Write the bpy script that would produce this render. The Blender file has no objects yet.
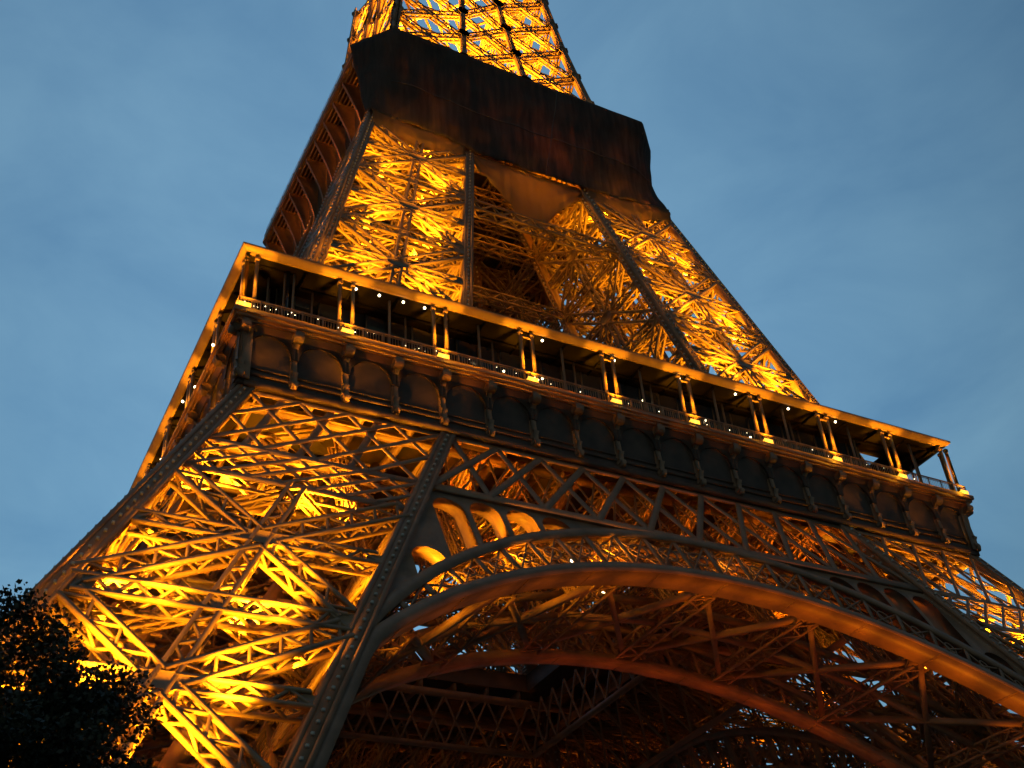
import bpy, math, random
import numpy as np
from mathutils import Vector, Matrix
from mathutils.geometry import tessellate_polygon
random.seed(7)
rng = np.random.default_rng(7)
SC = bpy.context.scene
COL = SC.collection
R = math.radians

# ------------------------------------------------------------------ camera
cd = bpy.data.cameras.new('camera')
cam = bpy.data.objects.new('camera', cd)
COL.objects.link(cam)
SC.camera = cam
cd.sensor_fit = 'HORIZONTAL'
cd.sensor_width = 36.0
cd.lens = 36.0 * 1.16495 * 1000 / 1024
cd.clip_start = 0.5
cd.clip_end = 6000
_rot = Matrix.Rotation(-0.5248448, 3, 'Z') @ Matrix.Rotation(2.2176928, 3, 'X') @ Matrix.Rotation(-0.0840420, 3, 'Z')
cam.matrix_world = Matrix.Translation((-49.434, -97.204, 2.789)) @ _rot.to_4x4()

# ------------------------------------------------------------------ dusk sky, faint afterglow
SKY_TINT = (1.16, 1.36, 1.08)
SKY_STRENGTH = 0.15
EXPOSURE = 0.0
SUN_EL, SUN_ROT = 35.0, 225.0
w = bpy.data.worlds.new('World')
SC.world = w
w.use_nodes = True
nt = w.node_tree
nt.nodes.clear()
n_out = nt.nodes.new('ShaderNodeOutputWorld')
n_bg = nt.nodes.new('ShaderNodeBackground')
n_sky = nt.nodes.new('ShaderNodeTexSky')
n_sky.sky_type = 'NISHITA'
n_sky.sun_disc = False
n_sky.sun_elevation = R(SUN_EL)
n_sky.sun_rotation = R(SUN_ROT)
n_sky.altitude = 50
n_sky.air_density = 1.0
n_sky.dust_density = 0.6
n_sky.ozone_density = 4.0
n_tc = nt.nodes.new('ShaderNodeTexCoord')
n_map = nt.nodes.new('ShaderNodeMapping')
n_map.inputs['Scale'].default_value = (1.0, 1.0, 2.2)
n_map.inputs['Location'].default_value = (5, 5, 5)
n_no = nt.nodes.new('ShaderNodeTexNoise')
n_no.inputs['Scale'].default_value = 4.0
n_no.inputs['Detail'].default_value = 6.0
n_no.inputs['Roughness'].default_value = 0.55
n_no.inputs['Distortion'].default_value = 0.4
n_rp = nt.nodes.new('ShaderNodeValToRGB')
n_rp.color_ramp.elements[0].position = 0.30
n_rp.color_ramp.elements[0].color = (0.74 * SKY_TINT[0], 0.80 * SKY_TINT[1], 0.86 * SKY_TINT[2], 1)
n_rp.color_ramp.elements[1].position = 0.72
n_rp.color_ramp.elements[1].color = (1.20 * SKY_TINT[0], 1.12 * SKY_TINT[1], 1.05 * SKY_TINT[2], 1)
n_mx = nt.nodes.new('ShaderNodeMix')
n_mx.data_type = 'RGBA'
n_mx.blend_type = 'MULTIPLY'
n_mx.inputs[0].default_value = 1.0
L = nt.links.new
L(n_tc.outputs['Generated'], n_map.inputs['Vector'])
L(n_map.outputs['Vector'], n_no.inputs['Vector'])
L(n_no.outputs['Fac'], n_rp.inputs['Fac'])
L(n_sky.outputs['Color'], n_mx.inputs[6])
L(n_rp.outputs['Color'], n_mx.inputs[7])
# the side of the sky away from the afterglow is already darker
n_dot = nt.nodes.new('ShaderNodeVectorMath')
n_dot.operation = 'DOT_PRODUCT'
n_dot.inputs[1].default_value = (0.22, 0.58, 0.785)
n_mr = nt.nodes.new('ShaderNodeMapRange')
n_mr.interpolation_type = 'LINEAR'
n_mr.inputs['From Min'].default_value = 0.66
n_mr.inputs['From Max'].default_value = 1.0
n_mr.inputs['To Min'].default_value = 0.14
n_mr.inputs['To Max'].default_value = 1.42
n_dk = nt.nodes.new('ShaderNodeMix')
n_dk.data_type = 'RGBA'
n_dk.blend_type = 'MULTIPLY'
n_dk.inputs[0].default_value = 1.0
L(n_tc.outputs['Generated'], n_dot.inputs[0])
L(n_dot.outputs['Value'], n_mr.inputs['Value'])
L(n_mx.outputs[2], n_dk.inputs[6])
L(n_mr.outputs['Result'], n_dk.inputs[7])
L(n_dk.outputs[2], n_bg.inputs['Color'])
n_bg.inputs['Strength'].default_value = SKY_STRENGTH
L(n_bg.outputs[0], n_out.inputs[0])

sd = bpy.data.lights.new('afterglow_sun', 'SUN')
sd.energy = 0.02
sd.angle = R(20)
sd.color = (1.0, 0.85, 0.75)
sun = bpy.data.objects.new('afterglow_sun', sd)
COL.objects.link(sun)
sun.rotation_euler = (R(90 - SUN_EL), 0, R(180 - SUN_ROT))

SC.view_settings.view_transform = 'Standard'
SC.view_settings.look = 'None'
SC.view_settings.gamma = 1
SC.view_settings.exposure = EXPOSURE
SC.view_settings.use_curve_mapping = False
SC.render.engine = 'CYCLES'
SC.cycles.use_denoising = True
SC.cycles.max_bounces = 6
SC.cycles.diffuse_bounces = 2
SC.cycles.sample_clamp_indirect = 6
SODIUM = (1.0, 0.375, 0.008)
DEEP = (1.0, 0.24, 0.003)
RED = (1.0, 0.15, 0.003)
PWR = 2.3

# ------------------------------------------------------------------ materials
def mat(name, base, rough=0.55, var=0.25, scale=1.5, metal=0.0, bump=0.0):
    m = bpy.data.materials.new(name)
    m.use_nodes = True
    t = m.node_tree
    b = t.nodes['Principled BSDF']
    b.inputs['Roughness'].default_value = rough
    b.inputs['Metallic'].default_value = metal
    tc = t.nodes.new('ShaderNodeTexCoord')
    no = t.nodes.new('ShaderNodeTexNoise')
    no.inputs['Scale'].default_value = scale
    no.inputs['Detail'].default_value = 5
    rp = t.nodes.new('ShaderNodeValToRGB')
    rp.color_ramp.elements[0].position = 0.3
    rp.color_ramp.elements[1].position = 0.7
    rp.color_ramp.elements[0].color = tuple(c * (1 - var) for c in base) + (1,)
    rp.color_ramp.elements[1].color = tuple(c * (1 + var) for c in base) + (1,)
    t.links.new(tc.outputs['Object'], no.inputs['Vector'])
    t.links.new(no.outputs['Fac'], rp.inputs['Fac'])
    t.links.new(rp.outputs['Color'], b.inputs['Base Color'])
    if bump:
        bp = t.nodes.new('ShaderNodeBump')
        bp.inputs['Strength'].default_value = bump
        t.links.new(no.outputs['Fac'], bp.inputs['Height'])
        t.links.new(bp.outputs['Normal'], b.inputs['Normal'])
    return m

def emis(name, col, s):
    m = bpy.data.materials.new(name)
    m.use_nodes = True
    b = m.node_tree.nodes['Principled BSDF']
    b.inputs['Base Color'].default_value = (0.3, 0.3, 0.3, 1)
    b.inputs['Emission Color'].default_value = (*col, 1)
    b.inputs['Emission Strength'].default_value = s
    return m

def fabric(name, base, trans, through):
    m = mat(name, base, 0.95, 0.3, 0.35)
    t = m.node_tree
    b = t.nodes['Principled BSDF']
    tr = t.nodes.new('ShaderNodeBsdfTranslucent')
    mx = t.nodes.new('ShaderNodeMixShader')
    mx.inputs[0].default_value = trans
    rp = [n for n in t.nodes if n.type == 'VALTORGB'][0]
    tr.inputs['Color'].default_value = (*through, 1)
    t.links.new(b.outputs[0], mx.inputs[1])
    t.links.new(tr.outputs[0], mx.inputs[2])
    t.links.new(mx.outputs[0], t.nodes['Material Output'].inputs['Surface'])
    return m

IRON = mat('painted_iron', (0.27, 0.160, 0.098), 0.55, 0.22, 0.9)
IRON_LAT = mat('painted_iron_lattice', (0.225, 0.138, 0.066), 0.5, 0.22, 0.9)
BULBS = mat('bulb_housing', (0.5, 0.47, 0.42), 0.4, 0.2)
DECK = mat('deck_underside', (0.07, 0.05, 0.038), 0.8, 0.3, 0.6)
FRIEZE_SHADED = mat('frieze_iron_shaded', (0.078, 0.047, 0.031), 0.55, 0.35, 0.8)  # same paint as the other iron, shade under the gallery put into its colour
CEIL = mat('canopy_ceiling', (0.009, 0.007, 0.006), 0.8, 0.3, 0.6)  # even near-black base for the canopy and its rafters
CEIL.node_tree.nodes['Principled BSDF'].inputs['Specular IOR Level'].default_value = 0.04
GLASS = mat('dark_glazing', (0.02, 0.02, 0.022), 0.12, 0.3, 0.4)
STONE = mat('pier_stone', (0.36, 0.32, 0.27), 0.85, 0.2, 1.2, bump=0.3)
GROUND = mat('ground_gravel', (0.16, 0.14, 0.11), 0.95, 0.3, 0.4, bump=0.3)
LEAF = mat('leaf_green', (0.016, 0.024, 0.010), 0.6, 0.35, 0.8)
BARK = mat('bark_brown', (0.09, 0.07, 0.05), 0.9, 0.3, 3, bump=0.5)
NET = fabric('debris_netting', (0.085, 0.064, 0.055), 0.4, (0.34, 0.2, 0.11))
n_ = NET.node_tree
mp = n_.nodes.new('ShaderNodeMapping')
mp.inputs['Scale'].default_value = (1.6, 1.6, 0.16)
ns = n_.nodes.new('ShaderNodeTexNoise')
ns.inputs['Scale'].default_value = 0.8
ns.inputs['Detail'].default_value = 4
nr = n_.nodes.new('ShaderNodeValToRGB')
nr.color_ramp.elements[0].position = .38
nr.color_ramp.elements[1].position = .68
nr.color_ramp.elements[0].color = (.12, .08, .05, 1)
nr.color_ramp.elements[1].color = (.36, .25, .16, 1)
n_.links.new([q for q in n_.nodes if q.type == 'TEX_COORD'][0].outputs['Object'], mp.inputs['Vector'])
n_.links.new(mp.outputs['Vector'], ns.inputs['Vector'])
n_.links.new(ns.outputs['Fac'], nr.inputs['Fac'])
n_.links.new(nr.outputs['Color'], [q for q in n_.nodes if q.type == 'BSDF_TRANSLUCENT'][0].inputs['Color'])
TARP = fabric('tarpaulin_cloth', (0.20, 0.15, 0.10), 0.6, (0.45, 0.33, 0.13))
SEAM = mat('net_seam', (0.12, 0.10, 0.085), 0.8, 0.1)
RUBBER = mat('lift_cabin_paint', (0.35, 0.26, 0.12), 0.5, 0.2)
GLOW = emis('sodium_glass', (1.0, 0.43, 0.03), 2.3)
WHITE = emis('warm_bulb', (1.0, 0.80, 0.45), 9.0)
WHITE2 = emis('white_bulb', (1.0, 0.86, 0.7), 16.0)

# ------------------------------------------------------------------ mesh builder
class MB:
    def __init__(self):
        self.V, self.F, self.n = [], [], 0
        self.bars = []

    def bar(self, p, q, a, b, caps=True):
        """box from p to q, half-extent vectors a and b"""
        p, q, a, b = (np.asarray(x, float) for x in (p, q, a, b))
        self.V.append(np.array([p - a - b, p + a - b, p + a + b, p - a + b, q - a - b, q + a - b, q + a + b, q - a + b]))
        k = self.n
        self.F += [(k, k + 1, k + 5, k + 4), (k + 1, k + 2, k + 6, k + 5), (k + 2, k + 3, k + 7, k + 6), (k + 3, k, k + 4, k + 7)]
        if caps:
            self.F += [(k + 3, k + 2, k + 1, k), (k + 4, k + 5, k + 6, k + 7)]
        self.n += 8

    def strut(self, p, q, up, w, d, caps=True):
        """box of width w (across), depth d (along up)"""
        p, q, up = (np.asarray(x, float) for x in (p, q, up))
        ax = q - p
        l = np.linalg.norm(ax)
        if l < 1e-6:
            return
        ax /= l
        s = np.cross(ax, up)
        s /= np.linalg.norm(s) + 1e-12
        u = np.cross(s, ax)
        self.bar(p, q, s * w / 2, u * d / 2, caps)

    def box(self, c, sx, sy, sz):
        c = np.asarray(c, float)
        self.bar(c - (0, 0, sz / 2), c + (0, 0, sz / 2), (sx / 2, 0, 0), (0, sy / 2, 0))

    def girder(self, p, q, nrm, w, d, pitch=1.0, cb=0.17, db=0.10, sides=True):
        """four corner angles laced by zigzag bars on every face"""
        p, q, n = (np.asarray(x, float) for x in (p, q, nrm))
        ax = q - p
        l = np.linalg.norm(ax)
        if l < 0.5:
            return
        ax /= l
        s = np.cross(ax, n)
        s /= np.linalg.norm(s)
        n = np.cross(s, ax)
        off = {(i, j): s * (i * w / 2) + n * (j * d / 2) for i in (-1, 1) for j in (-1, 1)}
        for (i, j), o in off.items():
            self.bar(p + o, q + o, s * cb / 2, n * cb / 2, False)
        k = max(2, int(round(l / pitch)))
        ts = [p + ax * l * i / k for i in range(k + 1)]
        for j in (-1, 1):
            for i in range(k):
                e = 1 if i % 2 == 0 else -1
                self._lace(ts[i] + off[(e, j)], ts[i + 1] + off[(-e, j)], n, db)
        if sides:
            for i_ in (-1, 1):
                for i in range(k):
                    e = 1 if i % 2 == 0 else -1
                    self._lace(ts[i] + off[(i_, e)], ts[i + 1] + off[(i_, -e)], s, db)

    def _lace(self, p, q, n, db):
        d = q - p
        d = d / np.linalg.norm(d)
        t = np.cross(d, n)
        self.bar(p, q, t * db / 2, n * db * 0.5, False)

    def prism(self, loops, vec, tri=None):
        """flat polygon with holes (first loop outer), thickened by vec"""
        vec = np.asarray(vec, float)
        tris = tessellate_polygon([[Vector(x) for x in lp] for lp in loops])
        P = np.array([x for lp in loops for x in lp], float)
        k, m = self.n, len(P)
        self.V.append(np.vstack([P, P + vec]))
        for t in tris:
            self.F.append(tuple(k + i for i in t))
            self.F.append(tuple(k + m + i for i in reversed(t)))
        o = 0
        for lp in loops:
            c = len(lp)
            for i in range(c):
                a, b = o + i, o + (i + 1) % c
                self.F.append((k + a, k + b, k + m + b, k + m + a))
            o += c
        self.n += 2 * m

    def grid(self, rows, close=False):
        """rows: array (r, c, 3)"""
        rows = np.asarray(rows, float)
        r, c, _ = rows.shape
        k = self.n
        self.V.append(rows.reshape(-1, 3))
        for i in range(r - 1):
            for j in range(c if close else c - 1):
                j2 = (j + 1) % c
                self.F.append((k + i * c + j, k + i * c + j2, k + (i + 1) * c + j2, k + (i + 1) * c + j))
        self.n += r * c

    def tube(self, pts, rad, seg=10):
        pts = [np.asarray(p, float) for p in pts]
        rads = rad if hasattr(rad, '__len__') else [rad] * len(pts)
        rows = []
        for i, p in enumerate(pts):
            d = pts[min(i + 1, len(pts) - 1)] - pts[max(i - 1, 0)]
            d = d / np.linalg.norm(d)
            a = np.cross(d, (0.31, 0.22, 0.92))
            a /= np.linalg.norm(a)
            b = np.cross(d, a)
            rows.append([p + rads[i] * (a * math.cos(2 * math.pi * k / seg) + b * math.sin(2 * math.pi * k / seg)) for k in range(seg)])
        self.grid(rows, True)

    def ball(self, c, r, seg=10):
        rows = []
        for i in range(seg // 2 + 1):
            th = math.pi * i / (seg // 2)
            rr = max(r * math.sin(th), r * 0.02)
            rows.append([(c[0] + rr * math.cos(2 * math.pi * k / seg), c[1] + rr * math.sin(2 * math.pi * k / seg), c[2] - r * math.cos(th)) for k in range(seg)])
        self.grid(rows, True)

    def mesh(self, name, material):
        me = bpy.data.meshes.new(name)
        if self.V:
            V = np.vstack(self.V)
            me.vertices.add(len(V))
            me.vertices.foreach_set('co', V.astype(np.float32).ravel())
            tot = np.array([len(f) for f in self.F], np.int32)
            idx = np.concatenate([np.array(f, np.int32) for f in self.F]) if len(set(tot)) > 1 else np.array(self.F, np.int32).ravel()
            me.loops.add(len(idx))
            me.loops.foreach_set('vertex_index', idx)
            me.polygons.add(len(tot))
            st = np.zeros(len(tot), np.int32)
            st[1:] = np.cumsum(tot)[:-1]
            me.polygons.foreach_set('loop_start', st)
            me.polygons.foreach_set('loop_total', tot)
            me.update(calc_edges=True)
            me.validate()
        me.materials.append(material)
        return me

    def build(self, name, material, parent=None, smooth=False):
        me = self.mesh(name, material)
        if smooth:
            me.polygons.foreach_set('use_smooth', [True] * len(me.polygons))
        o = bpy.data.objects.new(name, me)
        COL.objects.link(o)
        o.parent = parent
        return o

def tag(o, label=None, cat=None, kind=None, group=None):
    for k, v in (('label', label), ('category', cat), ('kind', kind), ('group', group)):
        if v:
            o[k] = v
    return o

def turn(part, k):
    """a copy of a part and its sub-parts, turned k quarter turns about the tower's axis"""
    c = part.copy()
    COL.objects.link(c)
    c.parent = part.parent
    c.rotation_euler = (0, 0, k * math.pi / 2)
    for ch in list(part.children):
        d = ch.copy()
        COL.objects.link(d)
        d.parent = c
    return c

def four(part):
    return [part] + [turn(part, k) for k in (1, 2, 3)]

def lamp(p, power, size=0.25, col=SODIUM):
    d = bpy.data.lights.new('sodium_lamp_or_fill', 'POINT')
    d.energy = power * PWR
    d.color = col
    d.shadow_soft_size = size
    o = bpy.data.objects.new('sodium_lamp_or_fill', d)
    COL.objects.link(o)
    o.location = p
    return o

def spot(p, target, power, ang=90, size=0.3, col=SODIUM, blend=0.5):
    d = bpy.data.lights.new('sodium_lamp_or_fill', 'SPOT')  # name shared by tower lamps and added fill spots
    d.energy = power * PWR
    d.color = col
    d.spot_size = R(ang)
    d.spot_blend = blend
    d.shadow_soft_size = size
    o = bpy.data.objects.new('sodium_lamp_or_fill', d)
    COL.objects.link(o)
    o.location = p
    o.rotation_euler = (Vector(target) - Vector(p)).to_track_quat('-Z', 'Y').to_euler()
    return o

# ------------------------------------------------------------------ profile of the tower
GZ = 1.0                                  # ground level
def Oz(z): return 58.93 - 0.48865 * z     # lower legs, outer and inner chord lines
def Iz(z): return 43.95 - 0.48962 * z
def Uo(z): return 44.84 - 0.2508 * z      # legs between first and second floor
def Ui(z): return 25.62 - 0.1778 * z
def So(z): return float(np.interp(z, [112, 127, 140, 153, 175], [16.6, 14.2, 12.4, 11.1, 9.4]))
def Si(z): return float(np.interp(z, [112, 127, 140, 153, 175], [5.6, 4.5, 3.3, 2.3, 0.9]))

# ------------------------------------------------------------------ ground
g = MB()
g.grid([[(-3000, -3000, GZ), (3000, -3000, GZ)], [(-3000, 3000, GZ), (3000, 3000, GZ)]])
tag(g.build('ground', GROUND), kind='structure')

tower = bpy.data.objects.new('iron_tower', None)
COL.objects.link(tower)
tag(tower, 'huge lattice iron tower lit golden from inside, with arches and a long gallery', 'tower')

# ------------------------------------------------------------------ legs
def corners(O, I):
    return {'a': lambda z: np.array([-O(z), -O(z), z]), 'b': lambda z: np.array([-I(z), -O(z), z]),
            'c': lambda z: np.array([-O(z), -I(z), z]), 'd': lambda z: np.array([-I(z), -I(z), z])}

FACES = [('a', 'b', (0, -1, 0)), ('a', 'c', (-1, 0, 0)), ('b', 'd', (1, 0, 0)), ('c', 'd', (0, 1, 0))]

def chord(f, z0, z1, size, nrmx, nrmy, parent, steps=1, bumps=True, hubs=()):
    """box chord with raised flange strips, bulb sockets on its outer faces and gussets at the nodes"""
    m, sb = MB(), MB()
    zs = np.linspace(z0, z1, steps + 1)
    h = size / 2
    for i in range(steps):
        p, q = f(zs[i]), f(zs[i + 1])
        m.bar(p, q, (h, 0, 0), (0, h, 0), caps=(i in (0, steps - 1)))
        for e in (-1, 1):
            m.bar(p + (nrmx * (h + 0.03), e * (h - 0.12), 0), q + (nrmx * (h + 0.03), e * (h - 0.12), 0), (0.03, 0, 0), (0, 0.14, 0))
            m.bar(p + (e * (h - 0.12), nrmy * (h + 0.03), 0), q + (e * (h - 0.12), nrmy * (h + 0.03), 0), (0.14, 0, 0), (0, 0.03, 0))
    if bumps:
        z = z0 + 1
        while z < z1 - 0.5:
            p = f(z)
            sb.box(p + (nrmx * (h + 0.1), 0, 0), 0.2, 0.15, 0.15)
            sb.box(p + (0, nrmy * (h + 0.1), 0), 0.15, 0.2, 0.15)
            z += 0.72
        tag(sb.build('sparkle_bulbs', BULBS, parent), kind='stuff')
    return m.build('chord', IRON, parent)

def hub_plate(m, c, ax, up, n, w, h, t=0.12):
    """octagonal gusset plate"""
    c, ax, up, n = (np.asarray(x, float) for x in (c, ax, up, n))
    pts = [(-1, -.45), (-.6, -1), (.6, -1), (1, -.45), (1, .45), (.6, 1), (-.6, 1), (-1, .45)]
    lp = [tuple(c + ax * (x * w / 2) + up * (y * h / 2) - n * t / 2) for x, y in pts]
    m.prism([lp], n * t)

def face_panel(fa, fb, n, z0, z1, gw, gd, pitch, cs, base=True, cb=0.25, db=0.155):
    """one braced panel of a leg's face: X of four lattice girders, level girders, an axial girder and gussets"""
    m = MB()
    n = np.array(n, float)
    zc = (z0 + z1) / 2
    A0, B0, A1, B1, Am, Bm = fa(z0), fb(z0), fa(z1), fb(z1), fa(zc), fb(zc)
    C = (Am + Bm) / 2
    ax = (Bm - Am)
    ax /= np.linalg.norm(ax)
    up = (A1 + B1) / 2 - (A0 + B0) / 2
    up /= np.linalg.norm(up)
    nn = np.cross(ax, up)
    if nn @ n < 0:
        nn = -nn
    ins = -nn * (gd / 2 - cs / 2 + 0.1)
    for K in (A0, B0, A1, B1):
        d = C - K
        d /= np.linalg.norm(d)
        m.girder(K + d * cs * .8 + ins, C - d * 0.5 + ins, nn, gw, gd, pitch, cb, db)
    s = ax * cs * .5
    m.girder(Am + s + ins, C - ax * .6 + ins, nn, gw * .8, gd, pitch, cb * .9, db)
    m.girder(C + ax * .6 + ins, Bm - s + ins, nn, gw * .8, gd, pitch, cb * .9, db)
    if base:
        m.girder(A0 + s + ins, B0 - s + ins, nn, gw, gd, pitch, cb, db)
    M0, M1 = (A0 + B0) / 2, (A1 + B1) / 2
    m.girder(M0 + ins, M1 + ins, nn, gw * .7, gd, pitch, cb * .9, db)
    hub_plate(m, C + nn * (cs / 2 - .1), ax, up, nn, 1.85 * gw, 1.05 * gw, .3)
    hub_plate(m, M0 + nn * (cs / 2 - .1), ax, up, nn, 1.1 * gw, .6 * gw)
    for K, sg in ((A0, 1), (B0, -1)):
        hub_plate(m, K + ax * sg * (cs * .5 + .3) + nn * (cs / 2 - .12), ax, up, nn, 1.35 * gw, 1.35 * gw, .2)
    for K, sg in ((Am, 1), (Bm, -1)):
        hub_plate(m, K + ax * sg * (cs * .5 + .2) + nn * (cs / 2 - .12), ax, up, nn, .9 * gw, .5 * gw, .2)
    return m

def diaphragm(m, cn, z, gw, gd, pitch):
    a, b, c, d = (cn[k](z) for k in 'abcd')
    up = np.array([0, 0, 1.])
    mids = [(a + b) / 2, (b + d) / 2, (d + c) / 2, (c + a) / 2]
    for i in range(4):
        m.girder(mids[i], mids[(i + 1) % 4], up, gw * .7, gd * .7, pitch)

def make_leg(name, O, I, levels, cs, gw, gd, pitch, z_end, skip_top=False):
    cn = corners(O, I)
    leg = bpy.data.objects.new(name, None)
    COL.objects.link(leg)
    leg.parent = tower
    for z in levels[1:]:
        core = MB()
        diaphragm(core, cn, z, gw * .7, gd * .7, pitch * 1.1)
        core.build('level_frame', IRON_LAT, leg)
    for key, sx, sy in (('a', -1, -1), ('b', 1, -1), ('c', -1, 1), ('d', 1, 1)):
        chord(cn[key], levels[0], z_end, cs, sx, sy, leg)
    for fa, fb, n in FACES:
        for z0, z1 in zip(levels[:-1], levels[1:]):
            face_panel(cn[fa], cn[fb], n, z0, z1, gw, gd, pitch, cs).build('lattice_brace', IRON_LAT, leg)
    return leg, cn

LOW = [3.2, 7.4, 18.5, 29.6, 41.0]
leg, CN = make_leg('leg', Oz, Iz, LOW, 1.15, 1.25, 0.85, 1.0, 56.6)

# machinery inside a lower leg: inclined lift tracks, stairs
def axis_pt(z, u, v):
    """u, v in -1..1 across the leg's section"""
    m, h = (Oz(z) + Iz(z)) / 2, (Oz(z) - Iz(z)) / 2
    return np.array([-m + u * h, -m + v * h, z])
trk = MB()
for u, v in ((-.38, .30), (.0, .30), (.38, .10), (.62, .10)):
    p, q = axis_pt(2, u, v), axis_pt(55, u, v)
    trk.strut(p, q, (1, 1, 1.2), 0.5, 1.1)
    d = (q - p) / np.linalg.norm(q - p)
    for i in range(60):
        c = p + (q - p) * (i + .5) / 60
        trk.bar(c - np.array([0.9, 0, 0]), c + np.array([.9, 0, 0]), (0, .12, 0), (0, 0, .12), False)
trk.build('lift_track', IRON, leg)
st = MB()
z, k = 6.0, 0
while z < 52:
    a_, b_ = (-.15, -.45) if k % 2 == 0 else (-.6, -.45)
    u2 = -.6 if k % 2 == 0 else -.15
    p, q = axis_pt(z, a_, b_), axis_pt(z + 2.6, u2, b_)
    st.strut(p, q, (0, 0, 1), 0.9, 0.16)
    for e in (0, .9):
        st.strut(p + (0, .45 - e, 1.0), q + (0, .45 - e, 1.0), (0, 0, 1), .06, .06)
        st.strut(p + (0, .45 - e, .3), q + (0, .45 - e, .3), (0, 0, 1), .05, .3)
    st.box(q, 1.2, 1.6, .15)
    z += 2.6
    k += 1
st.build('staircase', IRON_LAT, leg)
legs = four(leg)

# boiler-like duct and counterweight box seen only inside this leg
dm = MB()
dm.tube([axis_pt(31.5, -.92, -.86), axis_pt(30.2, -.78, -.80), axis_pt(28.8, -.62, -.78), axis_pt(27.2, -.5, -.80), axis_pt(23.5, -.42, -.82)], .34)
dm.build('curved_duct', RUBBER, leg, True)
dm = MB()
dm.box(axis_pt(33.4, -.1, -.35), 3.2, 1.6, 1.3)
dm.box(axis_pt(34.2, -.1, -.4), 3.4, 1.8, .2)
dm.build('lift_cabin', RUBBER, leg)
dm = MB()
for v in (-.8, -.55):
    dm.tube([axis_pt(27, -.95, v), axis_pt(28.5, -.90, v), axis_pt(29, -.80, v), axis_pt(27.5, -.72, v), axis_pt(24, -.7, v)], .5)
dm.build('curved_duct', RUBBER, leg, True)

UPL = [58.2, 69.5, 80.5, 91.3, 102.0, 112.4]
uleg, UCN = make_leg('upper_leg', Uo, Ui, UPL, 0.95, 1.1, 0.75, 1.2, 115.0)
for u, v in ((-.3, .2), (.25, .2)):
    def uax(z):
        m_, h_ = (Uo(z) + Ui(z)) / 2, (Uo(z) - Ui(z)) / 2
        return np.array([-m_ + u * h_, -m_ + v * h_, z])
    t_ = MB()
    t_.girder(uax(58), uax(114), (1, 1, .6), 1.2, 1.2, 1.1, .22, .12)
    t_.build('lift_track', IRON_LAT, uleg)
four(uleg)

# masonry plinths under the legs
pm = MB()
for key in 'abcd':
    c = CN[key](3.0)
    pm.bar(c + (0, 0, -2.6), c + (0, 0, .2), (3.2, 0, 0), (0, 3.2, 0))
    pm.bar(c + (0, 0, .2), c + (0, 0, .9), (2.2, 0, 0), (0, 2.2, 0))
four(pm.build('masonry_pier', STONE, tower))

# ------------------------------------------------------------------ belt trusses
def P_out(x, z, off=0.0): return np.array([x, -Oz(z) - off, z])
def P_in(x, z, off=0.0): return np.array([x, -Iz(z) - off, z])
NF = np.array([0, -1, 0.4886]); NF /= np.linalg.norm(NF)     # outward normal of the leaning front plane

def xband(m, P, xa, xb, z0, z1, n, w, d_, posts=False, off=0.35):
    """row of flat-bar crosses between the sloped lines xa(z), xb(z)"""
    d = min(d_, .07)
    for i in range(n):
        f0, f1 = i / n, (i + 1) / n
        l0, r0 = xa(z0) + (xb(z0) - xa(z0)) * f0, xa(z0) + (xb(z0) - xa(z0)) * f1
        l1, r1 = xa(z1) + (xb(z1) - xa(z1)) * f0, xa(z1) + (xb(z1) - xa(z1)) * f1
        m.strut(P(l0, z0, off), P(r1, z1, off), NF, w, d, False)
        m.strut(P(r0, z0, off - .09), P(l1, z1, off - .09), NF, w, d, False)
        if posts and i:
            m.strut(P(l0, z0, off - .2), P(l1, z1, off - .2), NF, w * 1.1, d, False)

def xband2(m, P, xa, xb, z0, z1, n, w, d, off, span=2):
    """lattice whose bars run over several panels, cut at the band's ends"""
    def at(f, t, o):
        z = z0 + (z1 - z0) * t
        return P(xa(z) + (xb(z) - xa(z)) * f, z, o)
    for i in range(-span + 1, n):
        for sg in (1, -1):
            f0, f1 = (i / n, (i + span) / n) if sg > 0 else ((i + span) / n, i / n)
            ts = [0.0, 1.0]
            for lim in (0.0, 1.0):
                t = (lim - f0) / (f1 - f0)
                if 0 < t < 1:
                    g_ = f0 + (f1 - f0) * (t + .01)
                    if 0 <= g_ <= 1:
                        ts[0] = t
                    else:
                        ts[1] = t
            if ts[1] - ts[0] < .05:
                continue
            o = off if sg > 0 else off - .09
            m.strut(at(f0 + (f1 - f0) * ts[0], ts[0], o), at(f0 + (f1 - f0) * ts[1], ts[1], o), NF, w, d, False)

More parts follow.
